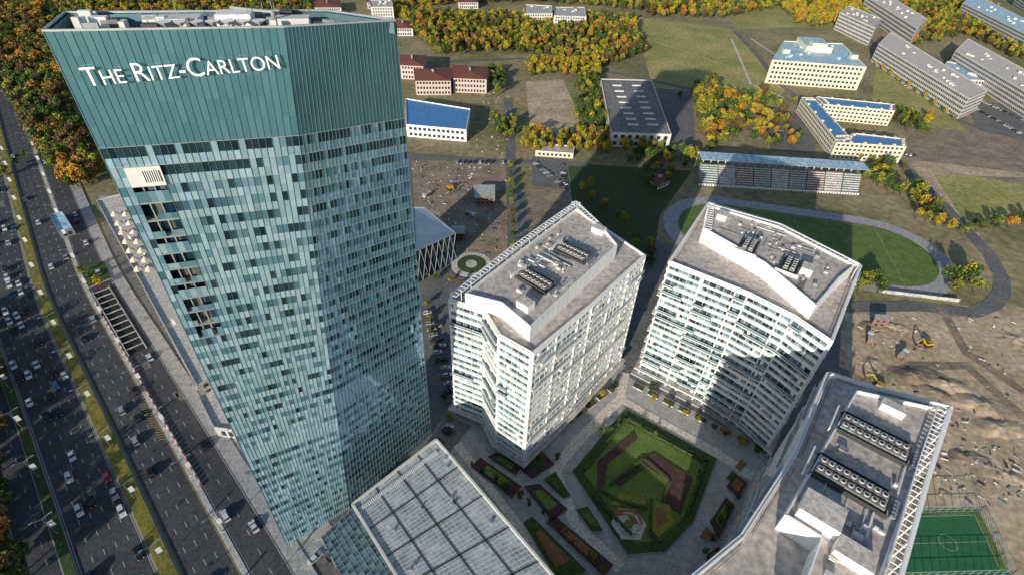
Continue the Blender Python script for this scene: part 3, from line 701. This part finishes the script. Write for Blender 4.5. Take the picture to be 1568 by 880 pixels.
# ---------------- football cage ----------------
fc=[P(1385,785),P(1498,782),P(1545,880),P(1375,885)]
m=MB(); m.face([(p.x,p.y,.34) for p in fc],'grass'); cxy=[p.xy for p in fc]; cen=sum(cxy,Vector((0,0)))/4
m2=[cen+(p-cen)*.86 for p in cxy]; m.face([(*p,.346) for p in m2],'dgreen')
for i in range(4): ln(m2[i],m2[(i+1)%4],.07,.355)
ln((m2[0]+m2[3])/2,(m2[1]+m2[2])/2,.06,.355)
for i in range(28):
    a=2*math.pi*i/28;b=2*math.pi*(i+1)/28; ln(cen+Vector((math.cos(a),math.sin(a)))*3,cen+Vector((math.cos(b),math.sin(b)))*3,.06,.357)
m.obj('football_court')
m=MB()
for i in range(4):
    a=fc[i];b=fc[(i+1)%4]; k=int((b-a).length/3)
    for j in range(k+1):
        q=a.lerp(b,j/k); m.beam(q,q+Vector((0,0,5)),.08,'tealp')
    for z in(.5,2.5,5): m.beam(a+Vector((0,0,z)),b+Vector((0,0,z)),.06,'tealp')
m.obj('court_fence')
# ---------------- garden ----------------
def bed(px,k,h=.6,name='planting_bed'):
    m=MB(); poly=XY(px,0); m.prism(poly,0,h*.6,'conc'); m.prism(offs(poly,-.3),h*.5,h,k); m.obj(name)
bed([(957,625),(1098,703),(1062,800),(1020,845),(960,850),(875,722)],'hedgeg',.8)
def flat(px,k,z,name='lawn'):
    m=MB(); m.prism(XY(px,z),.4,z,k); m.obj(name)
flat([(958,645),(1078,710),(1046,792),(1010,828),(970,830),(895,724)],'grass',.86)
flat([(915,705),(970,660),(975,672),(930,708),(925,742),(915,750)],'bedp',1.3,'planting_bed')
flat([(1000,692),(1060,730),(1042,785),(1020,770),(1028,738),(988,712),(978,704)],'bedp',1.35,'planting_bed')
flat([(940,735),(975,710),(985,716),(950,742)],'bedp',1.32,'planting_bed')
flat([(948,752),(990,766),(985,775),(935,772)],'bedy',1.3,'planting_bed')
flat([(937,778),(975,780),(985,800),(972,800),(960,786),(940,788)],'bedo',1.4,'planting_bed')
flat([(1000,768),(1025,772),(1032,800),(1005,825),(995,812)],'bedy',1.45,'planting_bed')
flat([(1004,776),(1018,778),(1022,796),(1006,808)],'bedo',1.6,'planting_bed')
def ringpath(px,k,wd,z):
    for i in range(len(px)-1):
        a=P(*px[i]).xy;b=P(*px[i+1]).xy;d=(b-a).normalized(); m=MB(); m.obox(a,d,Vector((-d.y,d.x)),(b-a).length,wd,.5,z,k); m.obj('garden_hedge')
for q_ in ([(935,745),(985,706),(1022,738),(1012,768)],[(915,752),(948,772),(990,782)],[(1052,792),(1082,708),(958,640),(893,720)],[(975,655),(1062,702)],[(905,760),(965,822)],[(995,765),(992,815),(1008,832)]): ringpath(q_,'hedgeg',1.1,1.9)
m=MB(); c=P(962,803).xy; m.cyl(c,6.6,.3,.93,'pave2',6)
for i in range(6):
    if i==2: continue
    a=math.pi/3*i; b=a+math.pi/3*.8; p=c+Vector((math.cos(a),math.sin(a)))*4.6;q=c+Vector((math.cos(b),math.sin(b)))*4.6; d=(q-p).normalized(); m.obox(p,d,Vector((-d.y,d.x)),(q-p).length,.8,.9,1.5,'conc')
m.cyl(c,1.8,.9,1.2,'hedge',6)
m.obj('hexagonal_bench')
for px in ([(720,715),(735,700),(800,745),(785,765)],[(800,690),(830,690),(850,712),(815,735),(795,720)],[(800,745),(825,740),(870,780),(845,800)],[(835,800),(850,790),(940,865),(925,885)],[(800,800),(815,790),(900,875),(860,900)],[(880,780),(900,775),(925,815),(905,815)],[(745,700),(760,692),(800,715),(790,730)],[(830,735),(850,722),(875,760),(862,765)],[(1085,800),(1110,760),(1125,775),(1100,830)],[(1110,745),(1125,725),(1145,740),(1130,765)],[(1080,850),(1100,835),(1105,860),(1080,880)]):
    bed(px,random.choice(['hedgeg','bedp','hedgeg','bedp']),1.0)
    c0=XY(px,0); cq=sum(c0,Vector((0,0)))/len(c0); m=MB(); m.prism([cq+(p-cq)*.55 for p in c0],.8,1.2,random.choice(['grass','bedo','grass','hedgeg'])); m.obj('lawn')
for a,b in(((865,655),(950,590)),((968,592),(1100,660)),((1000,600),(1010,575)),((1100,660),(1180,700)),((1120,740),(1150,700)),((1080,830),(1120,770))):
    A=P(*a).xy;B=P(*b).xy;d=(B-A).normalized();n=Vector((-d.y,d.x));L=(B-A).length;m=MB();s=0
    while s<L-4: m.obox(A+d*s,d,n,5,2.6,0,.9,'conc','bedo' if rnd()<.3 else 'hedgeg'); s+=7.5
    m.obj('planter_row')
strip('footpath',[(957,570),(950,610),(1000,640),(1100,695),(1160,735)],4.5,'pave2')
strip('footpath',[(950,610),(880,680),(850,720),(880,800),(950,870)],4.5,'pave2')
strip('footpath',[(700,680),(760,760),(850,880)],3.5,'pave2')
# ---------------- construction site clutter ----------------
def excav():
    m=MB()
    for sg in(-1,1): m.prism(ccw([Vector((-2,sg*1.0)),Vector((2,sg*1.0)),Vector((2,sg*1.6)),Vector((-2,sg*1.6))]),0,.9,'black')
    m.prism([Vector(p) for p in((-2.2,-1.3),(1.2,-1.3),(1.2,1.3),(-2.2,1.3))],1.0,2.1,'yel',bottom=True)
    m.prism([Vector(p) for p in((0,.2),(1.4,.2),(1.4,1.25),(0,1.25))],2.1,3.1,'win','yel')
    m.beam((1,-.3,1.8),(4,-.3,4.6),.2,'yel');m.beam((4,-.3,4.6),(6.2,-.3,2.2),.16,'yel');m.beam((6.2,-.3,2.2),(5.6,-.3,.9),.4,'steel'); return m.mesh('excavator')
ex_=excav()
for x,y in((1418,528),(1345,592),(690,290)): inst('excavator',ex_,P(x,y),ru(0,6),1.15)
def truck():
    m=MB(); m.prism([Vector(p) for p in((-3.5,-1.2),(2,-1.2),(2,1.2),(-3.5,1.2))],1.1,2.6,'redm','conc',bottom=True); m.prism([Vector(p) for p in((2.2,-1.2),(4.2,-1.2),(4.2,1.2),(2.2,1.2))],.7,2.9,'car_white',bottom=True)
    m.prism([Vector(p) for p in((4.2,-1.0),(4.23,-1.0),(4.23,1.0),(4.2,1.0))],1.8,2.6,'win')
    for x in(-2.6,-1.4,3.2):
        for sg in(-1,1): m.prism([Vector((x-.5,sg*1.2-.15)),Vector((x+.5,sg*1.2-.15)),Vector((x+.5,sg*1.2+.15)),Vector((x-.5,sg*1.2+.15))],0,1,'black')
    return m.mesh('dump_truck')
tk=truck()
for x,y in((1330,520),(1380,545),(655,300),(720,330)): inst('dump_truck',tk,P(x,y),ru(0,6),1)
from mathutils import noise
def heap(px,py,r,h,k='dirt',name='earth_heap'):
    m=MB(); c=P(px,py); n=44;rings=16; sd=rnd()*10; b=0
    for i in range(rings+1):
        for a in range(n):
            t=a*2*math.pi/n; rr=r*(1-i/rings)*(1+.3*math.sin(2*t+sd)+.12*math.sin(5*t+sd*2)); x=rr*math.cos(t); y=rr*.7*math.sin(t)
            f=i/rings; f=f*f*(3-2*f)
            m.v.append((c.x+x,c.y+y,-.15+h*f*(.75+.5*noise.noise(Vector((x*.18+sd,y*.18,sd))))+f*.35*noise.noise(Vector((x*.7,y*.7,sd)))))
    for i in range(rings):
        for a in range(n): m.f.append([i*n+a,i*n+(a+1)%n,(i+1)*n+(a+1)%n,(i+1)*n+a]); m.m.append(m.mi(k)); m.t.append((1,1,1))
    o=m.obj(name); o.data.polygons.foreach_set('use_smooth',[True]*len(o.data.polygons))
for a in((1400,575,16,2.4),(1450,590,13,2),(1430,600,10,1.8),(1530,655,14,2),(1340,500,10,1.2),(1550,520,12,1.2),(1330,555,8,1.1),(740,340,6,1.2),(1480,700,10,1.5),(1545,730,9,1.2),(1370,500,9,1.2),(1500,620,16,1.8)): heap(*a,random.choice(['dirt','dirt','dirt2']))
m=MB()
for reg,n,ks in (([(1300,480),(1568,480),(1568,770),(1420,770),(1330,560)],210,['conc','dirt2','dirt','dirt','metal','steel','roofd','beige','dirt2','white']),([(632,245),(775,252),(780,395),(700,395),(640,300)],300,['conc','dirt2','metal','white','redm','bluep','steel','roofd','conc','beige','roofd']),([(740,140),(780,140),(780,240),(725,240)],60,['conc','metal','white','roofd','beige']),([(1400,640),(1568,640),(1568,780),(1410,780)],150,['conc','metal','white','roofd','beige','bark'])):
    w_=[P(*p).xy for p in reg]; mnx=min(p.x for p in w_);mxx=max(p.x for p in w_);mny=min(p.y for p in w_);mxy=max(p.y for p in w_)
    for _ in range(n):
        q=Vector((ru(mnx,mxx),ru(mny,mxy)))
        if inside(q,w_):
            a=rnd()*3; d=Vector((math.cos(a),math.sin(a))); m.obox(q,d,Vector((-d.y,d.x)),ru(.3,1)**2*3.4 ,ru(.2,1.0),0,ru(.15,.7),random.choice(ks))
m.obj('building_materials')
for px in ([(725,283),(758,283),(758,303),(727,303)],[(690,345),(712,345),(712,358),(692,358)],[(1340,480),(1365,482),(1363,490),(1339,488)]): block('site_cabin',px,5,2,'redm','conc',bay=3,winw=1.4,parapet=False)
par,pl=block('low_shed',[(820,220),(880,225),(878,236),(820,232)],4,1,'cream','roof')
m=MB(); pts=[P(1350,448).xy,P(1475,463).xy]; d=(pts[1]-pts[0]).normalized(); L=(pts[1]-pts[0]).length
for j in range(int(L/3)): m.obox(pts[0]+d*j*3,d,Vector((-d.y,d.x)),2.85,.3,0,2.2,'conc')
m.obj('boundary_wall')
# ---------------- city behind the viewpoint (mirrored in the tower glazing) ----------------
random.seed(31)
for x,y,l_,w_,h_,k in ((-220,-190,60,14,22,'cream'),(-120,-240,70,16,26,'greyw'),(-20,-200,50,15,20,'pinkw'),(70,-260,80,16,28,'cream'),(170,-200,60,14,22,'greyw'),(-180,-330,90,18,30,'greyw'),(10,-360,90,18,34,'cream'),(150,-380,80,18,30,'pinkw'),(-320,-280,80,18,30,'cream')):
    block('residential_block',None,h_,int(h_/3.2),k,random.choice(['roof','lblue','conc']),world=[Vector((x,y)),Vector((x+l_,y+10)),Vector((x+l_-3,y+10+w_)),Vector((x-3,y+w_))],bay=4,winw=2.2)
# ---------------- trees ----------------
def tree(seed,key,h=9,r=3.6,n=520,conic=False):
    random.seed(seed); m=MB(); m.cyl((0,0),.28,0,h*.55,'bark',7,.12)
    lobes=[]
    if conic:
        for i in range(8): z=h*(.12+.85*i/8); lobes.append((Vector((0,0,z)),r*(1-i/8.5)*.75))
    else:
        for i in range(9):
            a=rnd()*6.28; q=ru(.2,.68)*r; z=h*ru(.38,.82); lobes.append((Vector((q*math.cos(a),q*math.sin(a),z)),r*ru(.34,.56)))
            if i<5: m.beam((0,0,h*.35),lobes[-1][0],.08,'bark')
        lobes.append((Vector((0,0,h*.75)),r*.6))
    for c,lr in lobes:
        lt=ru(.7,1.25)
        for _ in range(n//len(lobes)):
            d=Vector((random.gauss(0,1),random.gauss(0,1),random.gauss(0,1))).normalized(); q=c+d*lr*ru(.55,1.12); q.z=max(q.z,h*.12)
            a=Vector((random.gauss(0,1),random.gauss(0,1),random.gauss(0,1))).normalized(); b=(d+a*.8).normalized(); x=b.cross(a).normalized(); y=b.cross(x)
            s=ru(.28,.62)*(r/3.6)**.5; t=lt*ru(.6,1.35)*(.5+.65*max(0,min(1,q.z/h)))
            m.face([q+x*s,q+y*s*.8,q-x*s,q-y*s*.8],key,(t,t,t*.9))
    return m.mesh('tree_'+key)
TR={k:[tree(i*7+j,k,ru(8,11),ru(3.2,4.2)) for i in range(3)] for j,k in enumerate(['lg','ly','lo','lyg','lb'])}
TC=[tree(99,'lg',9,2.0,420,True)]
MIX={'autumn':[('ly',5),('lyg',5),('lo',2),('lg',5),('lb',2)],'green':[('lg',6),('lyg',3),('ly',1)],'dark':[('lg',5),('lb',3),('lyg',3),('lo',2)],'yellow':[('ly',6),('lo',2),('lyg',3)]}
def scatter(px,sp,mix,smin=.8,smax=1.3,name='tree_mass',mass=True):
    w_=[P(*p).xy for p in px]; mnx=min(p.x for p in w_);mxx=max(p.x for p in w_);mny=min(p.y for p in w_);mxy=max(p.y for p in w_)
    par=empty(name) if mass else None; y=mny; c=0
    ks=[k for k,_ in MIX[mix]]; ws=[v for _,v in MIX[mix]]
    while y<mxy:
        x=mnx
        while x<mxx:
            q=Vector((x+ru(-.45,.45)*sp,y+ru(-.45,.45)*sp))
            if inside(q,w_) and rnd()<.9:
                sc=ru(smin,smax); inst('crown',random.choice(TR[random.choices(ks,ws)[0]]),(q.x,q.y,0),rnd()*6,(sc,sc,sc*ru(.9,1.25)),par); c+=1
            x+=sp
        y+=sp
    return c
random.seed(21)
n=0
n+=scatter([(-60,-40),(75,40),(110,160),(165,270),(120,300),(60,230),(15,140),(-60,100)],6.5,'dark',1.0,1.5)
n+=scatter([(0,-20),(480,-20),(480,25),(60,40)],9,'autumn',1,1.5)
n+=scatter([(600,20),(805,28),(800,85),(660,85),(640,60)],8,'autumn',1,1.4)
n+=scatter([(560,-30),(960,-30),(970,20),(900,10),(800,5),(600,15)],9.5,'autumn',1,1.5)
n+=scatter([(800,30),(900,30),(970,30),(985,85),(940,105),(800,85)],8,'autumn',1,1.4)
n+=scatter([(805,95),(925,100),(915,120),(810,118)],8,'yellow',1,1.3)
n+=scatter([(885,120),(915,120),(930,210),(900,235),(880,200)],7,'green')
n+=scatter([(795,205),(930,208),(935,235),(800,235)],7,'yellow',.8,1.2)
n+=scatter([(1060,135),(1085,130),(1140,165),(1130,215),(1080,235),(1065,180)],7.5,'autumn',1,1.5)
n+=scatter([(955,225),(1035,235),(1070,240),(1065,262),(960,250)],7.5,'green')
n+=scatter([(960,8),(1120,0),(1290,-30),(1290,8),(1150,20),(1110,30),(990,28)],10,'autumn',1,1.4)
n+=scatter([(1200,-40),(1330,-45),(1320,50),(1220,40),(1190,10)],10,'yellow',1,1.5)
n+=scatter([(1350,40),(1400,-20),(1470,-20),(1570,50),(1570,100),(1480,55),(1400,75)],9,'autumn')
n+=scatter([(1130,140),(1180,150),(1240,235),(1150,225)],10,'autumn')
n+=scatter([(1320,265),(1362,262),(1365,292),(1320,290)],6,'green')
n+=scatter([(1365,295),(1400,290),(1450,335),(1430,345)],7,'autumn')
n+=scatter([(1310,435),(1350,430),(1350,448),(1310,448)],7,'green',.9,1.2)
n+=scatter([(1430,430),(1490,425),(1492,448),(1435,446)],7,'green',1,1.4)
n+=scatter([(1335,165),(1420,185),(1420,205),(1380,205)],8,'autumn')
n+=scatter([(755,190),(792,188),(790,213),(758,212)],6,'green')
n+=scatter([(750,110),(778,105),(775,150),(755,145)],7,'green')
n+=scatter([(885,290),(900,285),(1000,390),(1010,420),(1000,430),(940,350)],8,'green',.7,1.0)
n+=scatter([(990,250),(1040,262),(1010,300),(985,290)],9,'green',.6,.9)
n+=scatter([(-100,480),(-10,520),(40,800),(60,900),(-100,900)],7,'dark')
print('trees',n)
def trow(pts,k,mix,s0=.5,s1=.8,con=.0):
    ks=[a for a,_ in MIX[mix]]; ws=[v for _,v in MIX[mix]]
    for i in range(k):
        t=i/(k-1)*(len(pts)-1); j=min(int(t),len(pts)-2); q=P(*pts[j]).lerp(P(*pts[j+1]),t-j)+Vector((ru(-1,1),ru(-1,1),0))
        sc=ru(s0,s1); me=TC[0] if rnd()<con else random.choice(TR[random.choices(ks,ws)[0]])
        inst('tree',me,q,rnd()*6,sc)
trow([(915,662),(960,648),(1070,705),(1062,760)],14,'green',.3,.45,.4)
trow([(870,650),(945,590)],7,'green',.3,.5);trow([(1000,612),(1090,655),(1180,705)],9,'autumn',.35,.5)
trow([(725,710),(790,755),(850,800),(920,870)],12,'dark',.3,.5,.3);trow([(790,700),(850,700)],4,'green',.35,.5)
trow([(130,420),(150,440)],3,'green',.6,.8);trow([(350,640),(430,790)],6,'dark',.4,.6)
trow([(780,260),(786,385)],9,'autumn',.6,.9);trow([(1400,335),(1470,360),(1568,345)],9,'autumn',.7,1.1)
trow([(1480,350),(1568,335)],8,'dark',.6,.9);trow([(1215,160),(1290,240),(1380,262)],12,'autumn',.6,.9);trow([(1340,100),(1460,185)],10,'yellow',.5,.8)
trow([(1125,760),(1080,850)],5,'green',.35,.5);trow([(650,470),(690,640)],8,'green',.4,.6);trow([(1150,170),(1040,150)],6,'green',.7,1)
trow([(640,420),(720,440)],6,'dark',.4,.6);trow([(10,270),(60,230)],4,'dark',.8,1.1)
